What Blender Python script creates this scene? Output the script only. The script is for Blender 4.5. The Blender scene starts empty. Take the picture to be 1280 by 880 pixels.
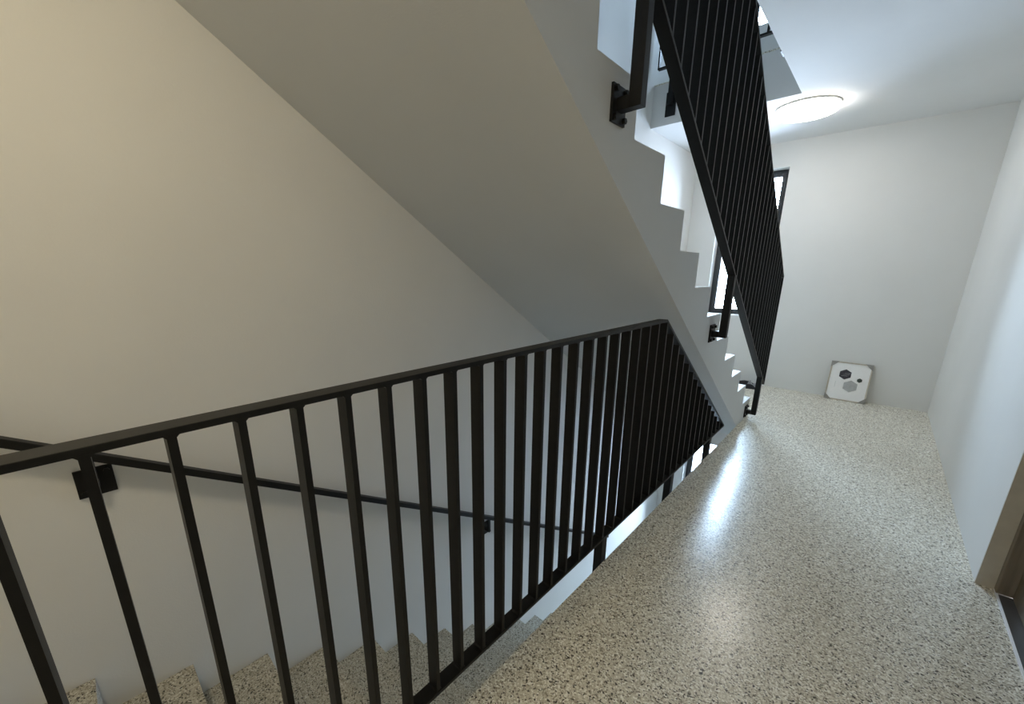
import bpy, bmesh, math, random
from mathutils import Vector, Matrix
random.seed(7)
S = bpy.context.scene
COL = S.collection

# ------------------------------------------------------------------ sizes (metres)
XL, XR = -1.1355, 1.2154           # left and right wall faces
YB, YW = -1.90, 5.337            # back wall and far wall faces
F_LOW, F_UP = -3.06, 2.89        # lower and upper storey floor levels
ZC = 2.544                       # ceiling height
XS = 0.006                       # side face of the stair flights
RISE, GO = 0.17, 0.2672
YFOOT = 4.090                    # foot of the upper flight
Z_TOP = 5.40
# ------------------------------------------------------------------ node helpers
def new_mat(name):
    m = bpy.data.materials.new(name); m.use_nodes = True
    nt = m.node_tree
    return m, nt, nt.nodes['Principled BSDF']
def N(nt, kind, **kw):
    n = nt.nodes.new(kind)
    for k, v in kw.items(): setattr(n, k, v)
    return n
def ramp(nt, stops, interp='LINEAR'):
    r = N(nt, 'ShaderNodeValToRGB'); cr = r.color_ramp; cr.interpolation = interp
    while len(cr.elements) > 1: cr.elements.remove(cr.elements[-1])
    cr.elements[0].position = stops[0][0]; cr.elements[0].color = (*stops[0][1], 1)
    for p, c in stops[1:]:
        e = cr.elements.new(p); e.color = (*c, 1)
    return r
def obj_coord(nt, scale=1.0):
    t = N(nt, 'ShaderNodeTexCoord')
    return t.outputs['Object']

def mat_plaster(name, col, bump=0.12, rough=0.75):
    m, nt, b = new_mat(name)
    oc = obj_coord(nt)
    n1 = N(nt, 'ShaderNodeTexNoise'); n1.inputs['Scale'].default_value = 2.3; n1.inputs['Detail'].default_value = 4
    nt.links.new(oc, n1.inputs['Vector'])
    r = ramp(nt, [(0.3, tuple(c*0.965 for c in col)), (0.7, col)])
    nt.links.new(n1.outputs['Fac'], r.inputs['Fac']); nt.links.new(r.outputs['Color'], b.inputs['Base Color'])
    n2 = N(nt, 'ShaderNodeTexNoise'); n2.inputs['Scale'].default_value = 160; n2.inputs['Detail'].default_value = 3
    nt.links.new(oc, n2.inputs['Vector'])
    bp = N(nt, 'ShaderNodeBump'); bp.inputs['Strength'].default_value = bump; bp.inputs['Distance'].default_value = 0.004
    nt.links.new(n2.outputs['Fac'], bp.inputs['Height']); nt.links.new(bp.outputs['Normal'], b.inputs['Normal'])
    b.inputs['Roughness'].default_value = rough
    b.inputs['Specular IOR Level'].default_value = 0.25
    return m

def mat_terrazzo(name, rough, gain=1.0, scale=235):
    m, nt, b = new_mat(name)
    oc = obj_coord(nt)
    wv = N(nt, 'ShaderNodeTexNoise'); wv.inputs['Scale'].default_value = 90
    nt.links.new(oc, wv.inputs['Vector'])
    mx = N(nt, 'ShaderNodeMixRGB'); mx.inputs['Fac'].default_value = 0.012
    nt.links.new(oc, mx.inputs['Color1']); nt.links.new(wv.outputs['Color'], mx.inputs['Color2'])
    v = N(nt, 'ShaderNodeTexVoronoi'); v.inputs['Scale'].default_value = scale
    nt.links.new(mx.outputs['Color'], v.inputs['Vector'])
    sp = N(nt, 'ShaderNodeSeparateColor'); nt.links.new(v.outputs['Color'], sp.inputs['Color'])
    g = lambda *c: tuple(x*gain for x in c)
    chips = ramp(nt, [(0.0, g(.05,.046,.04)), (0.085, g(.25,.23,.18)), (0.20, g(.39,.365,.30)),
                      (0.38, g(.475,.455,.385)), (0.68, g(.565,.55,.485)), (0.86, g(.68,.67,.62))], 'CONSTANT')
    nt.links.new(sp.outputs['Red'], chips.inputs['Fac'])
    v2 = N(nt, 'ShaderNodeTexVoronoi'); v2.inputs['Scale'].default_value = scale*0.42
    nt.links.new(mx.outputs['Color'], v2.inputs['Vector'])
    sp2 = N(nt, 'ShaderNodeSeparateColor'); nt.links.new(v2.outputs['Color'], sp2.inputs['Color'])
    big = ramp(nt, [(0.0, g(.08,.075,.06)), (0.18, g(.36,.33,.27)), (0.75, g(.64,.63,.58))], 'CONSTANT')
    nt.links.new(sp2.outputs['Green'], big.inputs['Fac'])
    # only some of the large cells are large chips, and only their middles
    sel = N(nt, 'ShaderNodeMath', operation='GREATER_THAN'); sel.inputs[1].default_value = 0.80
    nt.links.new(sp2.outputs['Red'], sel.inputs[0])
    mid = N(nt, 'ShaderNodeMath', operation='LESS_THAN'); mid.inputs[1].default_value = 0.40
    nt.links.new(v2.outputs['Distance'], mid.inputs[0])
    mul = N(nt, 'ShaderNodeMath', operation='MULTIPLY')
    nt.links.new(sel.outputs[0], mul.inputs[0]); nt.links.new(mid.outputs[0], mul.inputs[1])
    mix = N(nt, 'ShaderNodeMixRGB')
    nt.links.new(mul.outputs[0], mix.inputs['Fac']); nt.links.new(chips.outputs['Color'], mix.inputs['Color1']); nt.links.new(big.outputs['Color'], mix.inputs['Color2'])
    nt.links.new(mix.outputs['Color'], b.inputs['Base Color'])
    n3 = N(nt, 'ShaderNodeTexNoise'); n3.inputs['Scale'].default_value = 3.0; n3.inputs['Detail'].default_value = 5
    nt.links.new(oc, n3.inputs['Vector'])
    rr = ramp(nt, [(0.3, (rough-0.02,)*3), (0.7, (rough+0.02,)*3)])
    nt.links.new(n3.outputs['Fac'], rr.inputs['Fac']); nt.links.new(rr.outputs['Color'], b.inputs['Roughness'])
    b.inputs['Specular IOR Level'].default_value = 0.55
    return m

def mat_plain(name, col, rough=0.5, metal=0.0, spec=0.5, var=0.06, scale=30, bump=0.0):
    m, nt, b = new_mat(name)
    oc = obj_coord(nt)
    n1 = N(nt, 'ShaderNodeTexNoise'); n1.inputs['Scale'].default_value = scale; n1.inputs['Detail'].default_value = 3
    nt.links.new(oc, n1.inputs['Vector'])
    r = ramp(nt, [(0.3, tuple(c*(1-var) for c in col)), (0.7, tuple(min(1, c*(1+var)) for c in col))])
    nt.links.new(n1.outputs['Fac'], r.inputs['Fac']); nt.links.new(r.outputs['Color'], b.inputs['Base Color'])
    if bump:
        bp = N(nt, 'ShaderNodeBump'); bp.inputs['Strength'].default_value = bump; bp.inputs['Distance'].default_value = 0.002
        nt.links.new(n1.outputs['Fac'], bp.inputs['Height']); nt.links.new(bp.outputs['Normal'], b.inputs['Normal'])
    b.inputs['Roughness'].default_value = rough; b.inputs['Metallic'].default_value = metal
    b.inputs['Specular IOR Level'].default_value = spec
    return m

def mat_wood(name, c1, c2, rough=0.5):
    m, nt, b = new_mat(name)
    oc = obj_coord(nt)
    mp = N(nt, 'ShaderNodeMapping'); mp.inputs['Scale'].default_value = (14, 14, 0.9)
    nt.links.new(oc, mp.inputs['Vector'])
    n1 = N(nt, 'ShaderNodeTexNoise'); n1.inputs['Scale'].default_value = 4; n1.inputs['Detail'].default_value = 6
    nt.links.new(mp.outputs['Vector'], n1.inputs['Vector'])
    r = ramp(nt, [(0.3, c1), (0.7, c2)])
    nt.links.new(n1.outputs['Fac'], r.inputs['Fac']); nt.links.new(r.outputs['Color'], b.inputs['Base Color'])
    b.inputs['Roughness'].default_value = rough
    return m

def mat_emit(name, col, strength):
    m, nt, b = new_mat(name)
    b.inputs['Base Color'].default_value = (0.9, 0.9, 0.88, 1)
    b.inputs['Emission Color'].default_value = (*col, 1); b.inputs['Emission Strength'].default_value = strength
    return m

def mat_glass(name):
    m = bpy.data.materials.new(name); m.use_nodes = True; nt = m.node_tree; nt.nodes.clear()
    out = N(nt, 'ShaderNodeOutputMaterial'); tr = N(nt, 'ShaderNodeBsdfTransparent'); gl = N(nt, 'ShaderNodeBsdfGlossy')
    gl.inputs['Roughness'].default_value = 0.02; tr.inputs['Color'].default_value = (.94, .96, .97, 1)
    fr = N(nt, 'ShaderNodeFresnel'); fr.inputs['IOR'].default_value = 1.45
    mx = N(nt, 'ShaderNodeMixShader')
    nt.links.new(fr.outputs[0], mx.inputs[0]); nt.links.new(tr.outputs[0], mx.inputs[1]); nt.links.new(gl.outputs[0], mx.inputs[2])
    nt.links.new(mx.outputs[0], out.inputs['Surface'])
    return m

M = dict(
    wall=mat_plaster('wall_plaster', (.76, .76, .74)),
    ceil=mat_plaster('ceiling_paint', (.77, .775, .77), bump=0.08),
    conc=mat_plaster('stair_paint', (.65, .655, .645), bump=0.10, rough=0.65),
    floor=mat_terrazzo('terrazzo_floor', 0.24, 1.5),
    tread=mat_terrazzo('terrazzo_tread', 0.45, 1.0, 215),
    steel=mat_plain('black_steel', (.009, .0088, .0085), rough=0.45, spec=0.25, var=0.2, scale=60, bump=0.05),
    bolt=mat_plain('zinc_bolt', (.45, .45, .44), rough=0.35, metal=1.0),
    frame=mat_plain('anthracite_frame', (.035, .038, .042), rough=0.4),
    glass=mat_glass('window_glass'),
    diff=mat_emit('lamp_diffuser', (1.0, .94, .86), 21.0),
    diffw=mat_emit('lamp_diffuser_warm', (1.0, .83, .55), 60.0),
    rim=mat_plain('lamp_rim', (.78, .78, .76), rough=0.4, var=0.02),
    jamb=mat_wood('door_jamb_wood', (.17, .14, .105), (.25, .21, .16)),
    lining=mat_plain('grey_brown_lining', (.58, .55, .49), rough=0.6, var=0.05),
    leaf=mat_wood('door_leaf_wood', (.10, .075, .045), (.15, .115, .07)),
    strip=mat_plain('steel_strip', (.80, .81, .83), rough=0.4, metal=0.0, var=0.03),
    dark=mat_plain('dark_threshold', (.05, .045, .04), rough=0.35),
    board=mat_plain('white_board', (.90, .90, .89), rough=0.3, var=0.015),
    pframe=mat_wood('pale_frame_wood', (.46, .40, .32), (.58, .52, .43)),
    card=mat_plain('grey_cardboard', (.30, .29, .27), rough=0.8, var=0.15),
    ink=mat_plain('dark_print', (.035, .033, .045), rough=0.5, var=0.2),
    inkgrey=mat_plain('grey_print', (.45, .46, .46), rough=0.5, var=0.1),
    inkgreen=mat_plain('dark_green_print', (.03, .045, .035), rough=0.5),
    cloth=mat_plain('dark_cloth', (.012, .013, .018), rough=0.9, var=0.3, scale=50),
    clothg=mat_plain('grey_cloth', (.30, .31, .33), rough=0.9, var=0.3, scale=50),
)
# ------------------------------------------------------------------ mesh helpers
class MB:
    def __init__(s): s.bm = bmesh.new()
    def box(s, x0, x1, y0, y1, z0, z1, bev=0.0, mi=0):
        vs = [s.bm.verts.new(p) for p in ((x0,y0,z0),(x1,y0,z0),(x1,y1,z0),(x0,y1,z0),(x0,y0,z1),(x1,y0,z1),(x1,y1,z1),(x0,y1,z1))]
        fs = [s.bm.faces.new([vs[i] for i in q]) for q in ((3,2,1,0),(4,5,6,7),(0,1,5,4),(1,2,6,5),(2,3,7,6),(3,0,4,7))]
        for f in fs: f.material_index = mi
        if bev:
            es = list({e for f in fs for e in f.edges})
            bmesh.ops.bevel(s.bm, geom=es, offset=bev, segments=2, affect='EDGES', profile=0.6)
        return s
    def prism(s, poly, axis, a, b, bev=0.0, mi=0):
        """polygon (u, v) pushed along an axis from a to b: axis 'x' -> (y, z), 'y' -> (x, z), 'z' -> (x, y)"""
        def P(u, v, t): return {'x': (t, u, v), 'y': (u, t, v), 'z': (u, v, t)}[axis]
        A = [s.bm.verts.new(P(u, v, a)) for u, v in poly]; B = [s.bm.verts.new(P(u, v, b)) for u, v in poly]
        fs = [s.bm.faces.new(A), s.bm.faces.new(B)]
        n = len(poly)
        for i in range(n): fs.append(s.bm.faces.new((A[i], A[(i+1)%n], B[(i+1)%n], B[i])))
        for f in fs: f.material_index = mi
        if bev:
            es = list({e for f in fs for e in f.edges})
            bmesh.ops.bevel(s.bm, geom=es, offset=bev, segments=2, affect='EDGES', profile=0.6)
        return s
    def cyl(s, c, axis, r, h, n=16, r2=None):
        m = {'x': Matrix.Rotation(math.pi/2, 4, 'Y'), 'y': Matrix.Rotation(-math.pi/2, 4, 'X'), 'z': Matrix()}[axis]
        bmesh.ops.create_cone(s.bm, cap_ends=True, segments=n, radius1=r, radius2=r if r2 is None else r2, depth=h, matrix=Matrix.Translation(c) @ m)
        return s
    def lathe(s, prof, n=48):
        rings = []
        for r, z in prof:
            rings.append([s.bm.verts.new((r*math.cos(2*math.pi*i/n), r*math.sin(2*math.pi*i/n), z)) for i in range(n)] if r > 1e-6 else [s.bm.verts.new((0, 0, z))])
        for A, B in zip(rings, rings[1:]):
            for i in range(n):
                j = (i+1) % n
                q = [A[i % len(A)], A[j % len(A)], B[j % len(B)], B[i % len(B)]]
                q = list(dict.fromkeys(q))
                if len(q) > 2: s.bm.faces.new(q)
        return s
    def build(s, name, mats, parent=None, smooth=False, loc=(0, 0, 0)):
        bmesh.ops.recalc_face_normals(s.bm, faces=s.bm.faces)
        me = bpy.data.meshes.new(name); s.bm.to_mesh(me); s.bm.free()
        for m in (mats if isinstance(mats, (list, tuple)) else [mats]): me.materials.append(m)
        if smooth:
            for p in me.polygons: p.use_smooth = True
        o = bpy.data.objects.new(name, me); COL.objects.link(o); o.location = loc
        if parent: o.parent = parent
        return o
def empty(name, loc=(0, 0, 0), rot=(0, 0, 0)):
    o = bpy.data.objects.new(name, None); COL.objects.link(o); o.location = loc; o.rotation_euler = rot
    o.empty_display_size = 0.1
    return o
def tag(o, label, cat, group=None):
    o['label'] = label; o['category'] = cat
    if group: o['group'] = group
    return o
def structure(o, label=None):
    o['kind'] = 'structure'
    if label: o['label'] = label
    return o

# ------------------------------------------------------------------ the shell
T = 0.20
WX0, WX1 = -0.832, -0.215        # window opening on the far wall
WZ0, WZ1 = 0.765, 2.306
LEVELS = (0.0, F_UP, F_LOW)
ZBOT = F_LOW - 0.3
structure(MB().box(XL-T, XL, YB-T, YW+0.30, ZBOT, Z_TOP+.2).build('wall_left', M['wall']))
structure(MB().box(XL-T, XR+T, YB-T, YB, ZBOT, Z_TOP+.2).build('wall_back', M['wall']))
# far wall with one window opening per storey
b = MB()
zs = [ZBOT]
for z in sorted(LEVELS): zs += [z+WZ0, z+WZ1]
zs.append(Z_TOP+.2)
b.box(XL-.001, WX0, YW, YW+0.30, ZBOT, Z_TOP+.2); b.box(WX1, XR+T, YW, YW+0.30, ZBOT, Z_TOP+.2)
for i in range(0, len(zs), 2): b.box(WX0, WX1, YW, YW+0.30, zs[i], zs[i+1])
bmesh.ops.remove_doubles(b.bm, verts=b.bm.verts, dist=1e-5)
structure(b.build('wall_far', M['wall']))
# right wall with the door opening
DY0, DY1, DZ = 1.44, 2.430, 2.08
b = MB()
b.box(XR, XR+T, YB, DY0, ZBOT, Z_TOP+.2); b.box(XR, XR+T, DY1, YW, ZBOT, Z_TOP+.2)
b.box(XR, XR+T, DY0, DY1, DZ, Z_TOP+.2); b.box(XR, XR+T, DY0, DY1, ZBOT, -.05)
structure(b.build('wall_right', M['wall']))

def slab(name, z, t, xe, yn, yf, mat_top, groove=False):
    """storey slab with the stair opening (x < xe, yn < y < yf); material 0 paint, 1 terrazzo on top"""
    b = MB(); tt = 0.012
    for (x0, x1, y0, y1) in ((XL, XR, YB, yn), (xe, XR, yn, yf), (XL, XR, yf, YW)):
        if groove:
            zm = z - 0.18
            b.box(x0, x1, y0, y1, z-t, zm); 
            e = 0.002
            b.box(x0, x1, y0, y1 if y1 != yn else y1-e, zm, z-tt)
        else:
            b.box(x0, x1, y0, y1, z-t, z-tt)
        b.box(x0, x1, y0, y1, z-tt, z, mi=1)
    return structure(b.build(name, [M['ceil'], mat_top]))
YN, YF = YFOOT-17*GO, 4.026
slab('floor', 0.0, 0.346, XS, YN, YF, M['floor'])
slab('ceiling', F_UP, F_UP-ZC, XS, YFOOT-16*GO, YF, M['floor'])
b = MB(); b.box(XL, XR, YB, YW, F_LOW-.3, F_LOW)
structure(b.build('floor_lower', M['tread']))
structure(MB().box(XL, XR, YB, YW, Z_TOP, Z_TOP+.2).build('ceiling_upper', M['ceil']))

# ------------------------------------------------------------------ windows
def window(n, z):
    w = structure(empty('window_%d' % n, ((WX0+WX1)/2, YW+0.13, z+WZ0)))
    hw, h = (WX1-WX0)/2, WZ1-WZ0
    fw, d = 0.036, 0.07
    b = MB()
    b.box(-hw, -hw+fw, 0, d, 0, h, .003); b.box(hw-fw, hw, 0, d, 0, h, .003)
    b.box(-hw+fw, hw-fw, 0, d, 0, fw, .003); b.box(-hw+fw, hw-fw, 0, d, h-fw, h, .003)
    structure(b.build('window_frame', M['frame'], w))
    b = MB(); a = fw+.001; s = 0.032
    b.box(-hw+a, -hw+a+s, -.012, .05, a, h-a, .004); b.box(hw-a-s, hw-a, -.012, .05, a, h-a, .004)
    b.box(-hw+a+s, hw-a-s, -.012, .05, a, a+s, .004); b.box(-hw+a+s, hw-a-s, -.012, .05, h-a-s, h-a, .004)
    sash = structure(b.build('window_sash', M['frame'], w))
    structure(MB().box(-hw+a+s-.005, hw-a-s+.005, .018, .024, a+s-.005, h-a-s+.005).build('window_pane', M['glass'], w))
    structure(MB().box(-hw, hw, -.129, -.001, -.0005, .012, .002).build('window_sill', M['rim'], w))
    return w
for i, z in enumerate(LEVELS): window(i+1, z)

# ------------------------------------------------------------------ stair flights
def flight(yfoot, zfoot, n, label, soff, s2, ycut, zlo):
    """n treads rising towards the camera from (yfoot, zfoot). soffit: z = soff - s2*y, cut at ycut"""
    root = tag(empty('staircase', (0, yfoot, zfoot)), label, 'staircase')
    oy, oz = yfoot, zfoot
    tt = 0.03
    poly = []                     # body profile under the terrazzo (y, z)
    pe = []                       # full profile of the cheek that closes the side
    for k in range(1, n+1):
        y0 = yfoot - GO*(k-1); y1 = yfoot - GO*k; z = zfoot + RISE*k
        pe += [(y0, z-RISE), (y0, z)]
        poly += [(y0-tt, (z-RISE-tt) if k > 1 else z-RISE), (y0-tt, z-tt)]
    yl = yfoot - GO*n; zl = zfoot + RISE*n
    pe.append((yl, zl)); poly.append((yl, zl-tt))
    under = [(yl, soff - s2*yl), (ycut, soff - s2*ycut)]
    under += [(ycut, zlo)]
    def rel(p): return [(y-oy, z-oz) for y, z in p]
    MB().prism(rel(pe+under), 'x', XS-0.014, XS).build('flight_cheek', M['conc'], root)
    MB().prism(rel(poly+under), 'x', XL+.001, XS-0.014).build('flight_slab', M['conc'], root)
    for k in range(1, n+1):
        y0 = yfoot - GO*(k-1); y1 = yfoot - GO*k; z = zfoot + RISE*k
        lo = z-RISE-(tt if k > 1 else 0)
        L = [(y0, lo+ (tt if k > 1 else 0)), (y0, z), (y1-tt if k < n else y1, z), (y1-tt if k < n else y1, z-tt), (y0-tt, z-tt), (y0-tt, lo+(tt if k > 1 else 0))]
        MB().prism(rel(L), 'x', XL+.001, XS-0.0142).build('tread', M['tread'], root)
    return root
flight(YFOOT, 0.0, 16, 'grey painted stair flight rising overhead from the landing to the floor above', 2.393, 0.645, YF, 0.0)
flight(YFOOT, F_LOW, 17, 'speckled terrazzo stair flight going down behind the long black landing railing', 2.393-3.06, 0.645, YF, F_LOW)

# ------------------------------------------------------------------ steel railings
PITCH = 0.0915
D, TH = 0.040, 0.012
def baluster(par, x0, x1, y, zb, zt, fill=True, sb=0.0, st=0.0):
    """flat bar from zb to zt; sb / st are the slopes of the rails it meets"""
    h = 0.006; e = 0.0045
    t = lambda yy: zt + st*(yy-y)
    q = lambda yy: zb + sb*(yy-y)
    poly = [(y-h, q(y-h)), (y+h, q(y+h)), (y+h, t(y+h)), (y-h, t(y-h))]
    if fill:
        poly = [(y-h-e, q(y-h-e)), (y+h+e, q(y+h+e)), (y+h, q(y+h)+e), (y+h, t(y+h)-e), (y+h+e, t(y+h+e)), (y-h-e, t(y-h-e)), (y-h, t(y-h)-e), (y-h, q(y-h)+e)]
    return MB().prism(poly, 'x', x0, x1).build('baluster', M['steel'], par)
def bolts(par, pts, axis, side):
    for p in pts:
        MB().cyl(p, axis, .009, .010, 6).build('bolt', M['bolt'] if side else M['steel'], par)

def landing_railing(z, label, y0, cut, ylast, legs):
    r = tag(empty('landing_railing', (0, 0, z)), label, 'railing')
    x0, x1 = -0.047, -0.004
    zt, zb = 1.052, 0.104
    if cut:
        (ya, yb) = cut          # diagonal from the top corner to the bottom corner
        sl = (zt-zb)/(ya-yb)
        MB().box(x0, x1, y0, ya, zt-TH, zt, .0015).build('top_rail', M['steel'], r)
        MB().box(x0, x1, y0, yb, zb, zb+TH, .0015).build('bottom_rail', M['steel'], r)
        th = TH*math.hypot(1, sl)
        MB().prism([(ya, zt-th), (ya, zt), (yb, zb+th), (yb, zb)], 'x', x0, x1, .0015).build('sloping_rail', M['steel'], r)
        top = lambda y: zt-TH if y < ya-.004 else zt-th + sl*(y-ya)
    else:
        yb = ylast
        MB().box(x0, x1, y0, yb, zt-TH, zt, .0015).build('top_rail', M['steel'], r)
        MB().box(x0, x1, y0, yb, zb, zb+TH, .0015).build('bottom_rail', M['steel'], r)
        MB().box(x0, x1, yb, yb+TH, zb, zt, .0015).build('end_post', M['steel'], r)
        top = lambda y: zt-TH; sl = 0
    MB().box(x0, x1, y0, y0+TH, zb+TH, zt-TH, .001).build('end_post', M['steel'], r)
    y = -0.112 - 4*0.0905 - .0905
    while True:
        y += 0.0905 if y < 1.05 else 0.0975
        if y < y0+.03: continue
        if y > yb-.03: break
        zt_ = top(y)
        if zt_ - (zb+TH) < .03: break
        on_slope = bool(cut) and y > cut[0]-.004
        baluster(r, x0+.003, x1-.003, y, zb+TH, zt_, not on_slope, 0, sl if on_slope else 0)
    for y in legs:
        g = MB().box(x0+.002, x1-.002, y-.022, y+.022, -.200, zb, .002).build('leg', M['steel'], r)
        MB().box(x1-.002, XS-.0005, y-.045, y+.045, -.338, -.100, .001).build('fixing_plate', M['steel'], g)
    return r
landing_railing(0.0, 'long black steel landing railing along the floor edge with a slanted far end', -0.42, (1.930, 3.340), None, (-0.02, 1.475, 2.290, 3.020))
landing_railing(F_UP, 'black steel landing railing on the floor above, beside the ceiling opening', -0.10, None, 3.90, (0.7, 1.475, 2.290, 3.290))

def stair_railing():
    r = tag(empty('stair_railing', (0, YFOOT, 0)), 'black steel railing sloping up beside the overhead stair flight', 'railing')
    x0, x1 = 0.050, 0.092
    sl = -0.625
    ys, ye = -0.62, 4.105
    zb = lambda y: 1.150 + sl*(y-2.75)          # underside of bottom rail
    zt = lambda y: 1.800 + sl*(y-3.20)          # top of top rail
    th = TH*math.hypot(1, sl)
    o = YFOOT
    R = lambda p: [(y-o, z) for y, z in p]
    ytop = -0.60
    MB().prism(R([(ys, zb(ys)), (ye, zb(ye)), (ye, zb(ye)+th), (ys, zb(ys)+th)]), 'x', x0, x1, .0015).build('bottom_rail', M['steel'], r)
    MB().prism(R([(ys, zt(ys)-th), (ye, zt(ye)-th), (ye, zt(ye)), (ys, zt(ys))]), 'x', x0, x1, .0015).build('top_rail', M['steel'], r)
    MB().prism(R([(ye-TH, zb(ye)+th), (ye, zb(ye)+th), (ye, zt(ye)-th), (ye-TH, zt(ye)-th)]), 'x', x0, x1).build('end_post', M['steel'], r)
    MB().prism(R([(ys, zb(ys)+th), (ys+TH, zb(ys)+th), (ys+TH, zt(ys)-th), (ys, zt(ys)-th)]), 'x', x0, x1).build('end_post', M['steel'], r)
    y = ye - PITCH
    while y > ys+.03:
        baluster(r, x0+.003, x1-.003, y-o, zb(y)+th, zt(y)-th, False, sl, sl)
        y -= PITCH
    for y, z0 in ((-0.03, 2.565), (1.285, 1.745), (2.610, .895), (3.975, .052)):
        g = MB().box(x0+.001, x1-.001, y-.018-o, y+.018-o, z0, zb(y)+.012, .002).build('leg', M['steel'], r)
        MB().box(XS+.008, x0+.0005, y-.018-o, y+.018-o, z0, z0+.036, .001).build('arm', M['steel'], g)
        MB().box(XS, XS+.008, y-.043-o, y+.043-o, z0-.032, z0+.072, .001).build('fixing_plate', M['steel'], g)
        bolts(g, [(XS+.013, y+a-o, z0+c) for a, c in ((-.030, -.018), (.030, -.018), (-.030, .058), (.030, .058))], 'x', False)
stair_railing()

def cross_railing():
    z = F_UP; yy = YF-.045
    r = tag(empty('cross_railing', (0, yy, z)), 'short black railing on the floor above, across the end of the stair opening', 'railing')
    a, b_ = XL+.035, 0.02
    MB().box(a, b_, 0, D, 1.06, 1.072, .0015).build('top_rail', M['steel'], r)
    MB().box(a, b_, 0, D, .098, .11, .0015).build('bottom_rail', M['steel'], r)
    x = a
    i = 0
    while x < b_:
        MB().box(x, x+TH, .003, D-.003, .11, 1.06).build('baluster', M['steel'], r); x += PITCH
    for x in (-.966, -.44):
        g = MB().box(x-.02, x+.02, .002, D-.002, -.20, .098, .002).build('leg', M['steel'], r)
        MB().box(x-.045, x+.045, D-.002, .0445, -.282, -.09, .001).build('fixing_plate', M['steel'], g)
cross_railing()

# ------------------------------------------------------------------ wall handrail
def handrail():
    r = tag(empty('wall_handrail', (XL, 0, 0)), 'thin black handrail fixed to the left wall above the descending steps', 'handrail')
    s = -0.618
    zc = lambda y: 0.660 + s*y
    y0, y1 = -0.85, 3.75
    ht = 0.0135*math.hypot(1, s)
    MB().prism([(y0, zc(y0)-ht), (y1, zc(y1)-ht), (y1, zc(y1)+ht), (y0, zc(y0)+ht)], 'x', .034, .070, .004).build('rail', M['steel'], r)
    for y in (-.044, 1.822, 3.55):
        zp = zc(y) - .112
        g = MB().box(0.0, .008, y-.048, y+.048, zp-.050, zp+.050, .001).build('bracket', M['steel'], r)
        MB().box(.007, .060, y-.009, y+.009, zp-.006, zp+.010, .001).box(.046, .058, y-.009, y+.009, zp+.010, zc(y)-ht+.004, .001).build('arm', M['steel'], g)
        bolts(g, [(.012, y+a, zp+c) for a, c in ((-.032, -.032), (.032, .032))], 'x', False)
handrail()

# ------------------------------------------------------------------ ceiling lamps
def lamp(x, y, z, rad, mat, label):
    r = tag(empty('ceiling_lamp', (x, y, z)), label, 'ceiling lamp')
    MB().lathe([(0, 0), (rad, 0), (rad+.003, -.003), (rad+.003, -.012), (rad-.006, -.012), (0, -.010)]).build('lamp_base', M['rim'], r, True)
    prof = [(rad-.008, -.011), (rad-.004, -.016), (rad-.004, -.034)]
    prof += [(rad-.026+.022*math.cos(t), -.034-.022*math.sin(t)) for t in (math.pi/6, math.pi/3, math.pi/2)] + [(rad*.5, -.062), (0, -.064)]
    MB().lathe(prof).build('lamp_diffuser', mat, r, True)
    return r
lamp(0.0, 4.365, ZC, .215, M['diff'], 'lit round white ceiling lamp above the far end of the landing')
lamp(-0.06, -0.40, ZC, .15, M['diffw'], 'lit warm round ceiling lamp over the near top end of the descending steps')

# ------------------------------------------------------------------ door in the right wall
d = structure(empty('door_1', (XR, DY1, 0)))
w = DY1-DY0
JX = .052
# plastered reveal is the wall itself; timber frame set back behind it
structure(MB().box(JX, .135, -.045, 0, 0, DZ, .002).box(JX, .135, -w, -w+.045, 0, DZ, .002).box(JX, .135, -w+.045, -.045, DZ-.045, DZ, .002).build('door_frame', M['jamb'], d))
structure(MB().box(.0, JX, -.010, 0, 0, DZ).box(.0, JX, -w, -w+.010, 0, DZ).box(0, JX, -w+.01, -.01, DZ-.010, DZ).build('door_lining', M['lining'], d))
structure(MB().box(.095, .135, -w+.047, -.047, .008, DZ-.047, .002).build('door_leaf', M['leaf'], d))
structure(MB().box(0, .0505, -w, 0, -.05, 0).build('threshold_floor', M['floor'], d))
structure(MB().box(.0505, .0575, -w+.045, -.012, 0, .006, .001).build('threshold_strip', M['strip'], d))
structure(MB().box(.0575, .19, -w, 0, -.05, .003).build('threshold', M['dark'], d))

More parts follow.
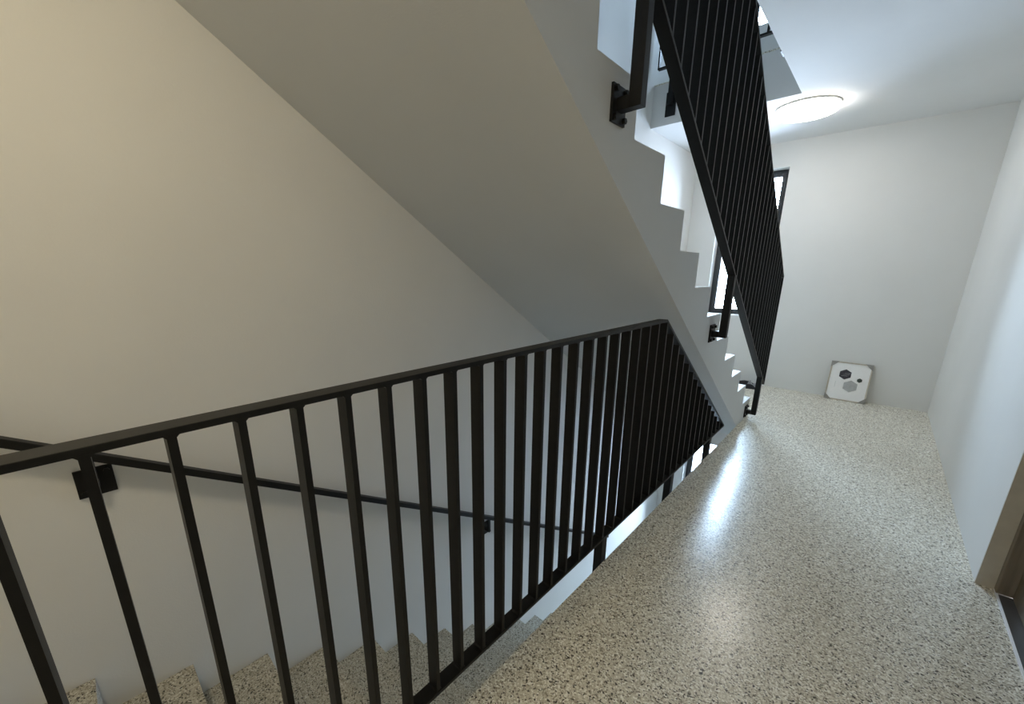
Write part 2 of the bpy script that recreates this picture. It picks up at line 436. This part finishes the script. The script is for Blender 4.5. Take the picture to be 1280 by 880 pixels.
# ------------------------------------------------------------------ picture leaning on the far wall
def picture():
    bl, br = Vector((.456, 5.240, 0)), Vector((.777, 5.238, 0))
    u = (br-bl); W = u.length; ang = math.atan2(u.y, u.x)
    H = .392
    tilt = math.asin(.066/H)
    r = tag(empty('framed_picture', (bl+br)/2), 'small framed white print of hexagons leaning on the far wall', 'picture')
    r.rotation_euler = (-tilt, 0, ang)
    h = W/2
    fw, dp = .012, .022
    MB().box(-h, -h+fw, 0, dp, 0, H, .002).box(h-fw, h, 0, dp, 0, H, .002).box(-h+fw, h-fw, 0, dp, 0, fw, .002).box(-h+fw, h-fw, 0, dp, H-fw, H, .002).build('frame', M['pframe'], r)
    MB().box(-h+fw, h-fw, .006, .018, fw, H-fw).build('print_board', M['board'], r)
    c = .062
    for sx in (-1, 1):
        for zz, sg in ((-.001, 1), (H+.001, -1)):
            X = sx*(h+.001)
            MB().prism([(X, zz), (X-sx*c, zz), (X, zz+sg*c)], 'y', -.003, dp+.002, .001).build('corner_guard', M['card'], r)
    def hexa(cx, cz, rad, mat, name, rot=0):
        MB().prism([(cx+rad*math.cos(rot+i*math.pi/3), cz+rad*math.sin(rot+i*math.pi/3)) for i in range(6)], 'y', .0045, .0062).build(name, mat, r)
    hexa(-.035, .268, .052, M['ink'], 'dark_hexagon', math.pi/6)
    hexa(.022, .155, .060, M['inkgrey'], 'grey_hexagon', math.pi/6)
    hexa(.082, .225, .022, M['inkgreen'], 'small_hexagon', math.pi/6)
    for (a, bz) in ((-.068, .262), (-.030, .275)):
        pass
    b = MB()
    for k in range(3): b.box(-.067+.014*k, -.015+.012*k, .0040, .0046, .252+.014*k, .2545+.014*k)
    b.build('print_lines', M['inkgrey'], r)
    MB().box(-.098, -.096, .0050, .0062, .13, .19).build('print_text_line', M['inkgrey'], r)
picture()

# ------------------------------------------------------------------ dark cloth on the floor under the window
def cloth():
    r = tag(empty('crumpled_cloth', (-.245, 5.185, 0)), 'small dark crumpled cloth on the floor below the far window', 'cloth')
    def heap(nx, ny, sx, sy, hz, seed, cx, cy):
        random.seed(seed)
        b = MB(); ph = [random.uniform(0, 6.28) for _ in range(6)]
        g = {}
        for i in range(nx+1):
            for j in range(ny+1):
                u, v = i/nx, j/ny
                e = min(1, 5*min(u, 1-u, v, 1-v))
                z = hz*e*(.55 + .25*math.sin(9*u+ph[0]+3*v) + .20*math.sin(13*v+ph[1]-4*u)) + .002
                g[i, j] = b.bm.verts.new((cx+(u-.5)*sx*(1+.08*math.sin(7*v+ph[2])), cy+(v-.5)*sy*(1+.08*math.sin(8*u+ph[3])), z))
        for i in range(nx):
            for j in range(ny): b.bm.faces.new((g[i, j], g[i+1, j], g[i+1, j+1], g[i, j+1]))
        rim = [g[i, 0] for i in range(nx+1)]+[g[nx, j] for j in range(1, ny+1)]+[g[i, ny] for i in range(nx-1, -1, -1)]+[g[0, j] for j in range(ny-1, 0, -1)]
        low = [b.bm.verts.new((v.co.x, v.co.y, 0)) for v in rim]
        for i in range(len(rim)): b.bm.faces.new((rim[i], rim[(i+1)%len(rim)], low[(i+1)%len(rim)], low[i]))
        b.bm.faces.new(low)
        return b
    heap(16, 16, .26, .24, .06, 3, 0, 0).build('dark_fold', M['cloth'], r, True)
    heap(10, 10, .10, .12, .075, 5, .06, -.03).build('grey_fold', M['clothg'], r, True)
cloth()

# ------------------------------------------------------------------ daylight
wd = bpy.data.worlds.new('sky'); S.world = wd; wd.use_nodes = True
nt = wd.node_tree; bg = nt.nodes['Background']
tc = N(nt, 'ShaderNodeTexCoord'); sx = N(nt, 'ShaderNodeSeparateXYZ'); nt.links.new(tc.outputs['Generated'], sx.inputs[0])
mr = N(nt, 'ShaderNodeMapRange'); mr.inputs['From Min'].default_value = -.25; mr.inputs['From Max'].default_value = .35
nt.links.new(sx.outputs['Z'], mr.inputs['Value'])
rp = ramp(nt, [(0.0, (.42, .52, .68)), (0.42, (.71, .845, 1.0)), (1.0, (.57, .765, 1.0))])
nt.links.new(mr.outputs[0], rp.inputs['Fac']); nt.links.new(rp.outputs['Color'], bg.inputs['Color'])
bg.inputs['Strength'].default_value = 60.0

# the renderer's sampling hint for each real window opening (a portal gives off no light of its own)
for z in LEVELS:
    ld = bpy.data.lights.new('window_portal', 'AREA'); ld.shape = 'RECTANGLE'
    ld.size = WX1-WX0; ld.size_y = WZ1-WZ0; ld.cycles.is_portal = True
    po = bpy.data.objects.new('window_portal', ld); COL.objects.link(po)
    po.location = ((WX0+WX1)/2, YW+0.22, z+(WZ0+WZ1)/2); po.rotation_euler = (-math.pi/2, 0, 0)
# ------------------------------------------------------------------ camera
cd = bpy.data.cameras.new('camera'); cam = bpy.data.objects.new('camera', cd); COL.objects.link(cam)
R = Vector((0.7279556249, 0.6856196355, 0.0025146513)); U = Vector((-0.1812962480, 0.1889512966, 0.9651057341)); Fw = Vector((-0.6612202950, 0.7030100446, -0.2618484266))
cam.matrix_world = Matrix(((R.x, U.x, -Fw.x, 0.70906), (R.y, U.y, -Fw.y, 0.0), (R.z, U.z, -Fw.z, 1.27309), (0, 0, 0, 1)))
cd.sensor_fit = 'HORIZONTAL'; cd.sensor_width = 36.0; cd.lens = 500.9193/1280*36.0
cd.shift_x = (640-621.696)/1280; cd.shift_y = (473.934-440)/1280; cd.clip_start = 0.02
S.camera = cam
S.view_settings.view_transform = 'Standard'; S.view_settings.look = 'None'
S.view_settings.gamma = 1.0; S.view_settings.use_curve_mapping = False
S.view_settings.exposure = 0.0
S.cycles.use_denoising = True
S.cycles.max_bounces = 12; S.cycles.diffuse_bounces = 8; S.cycles.glossy_bounces = 4
S.cycles.sample_clamp_indirect = 8.0
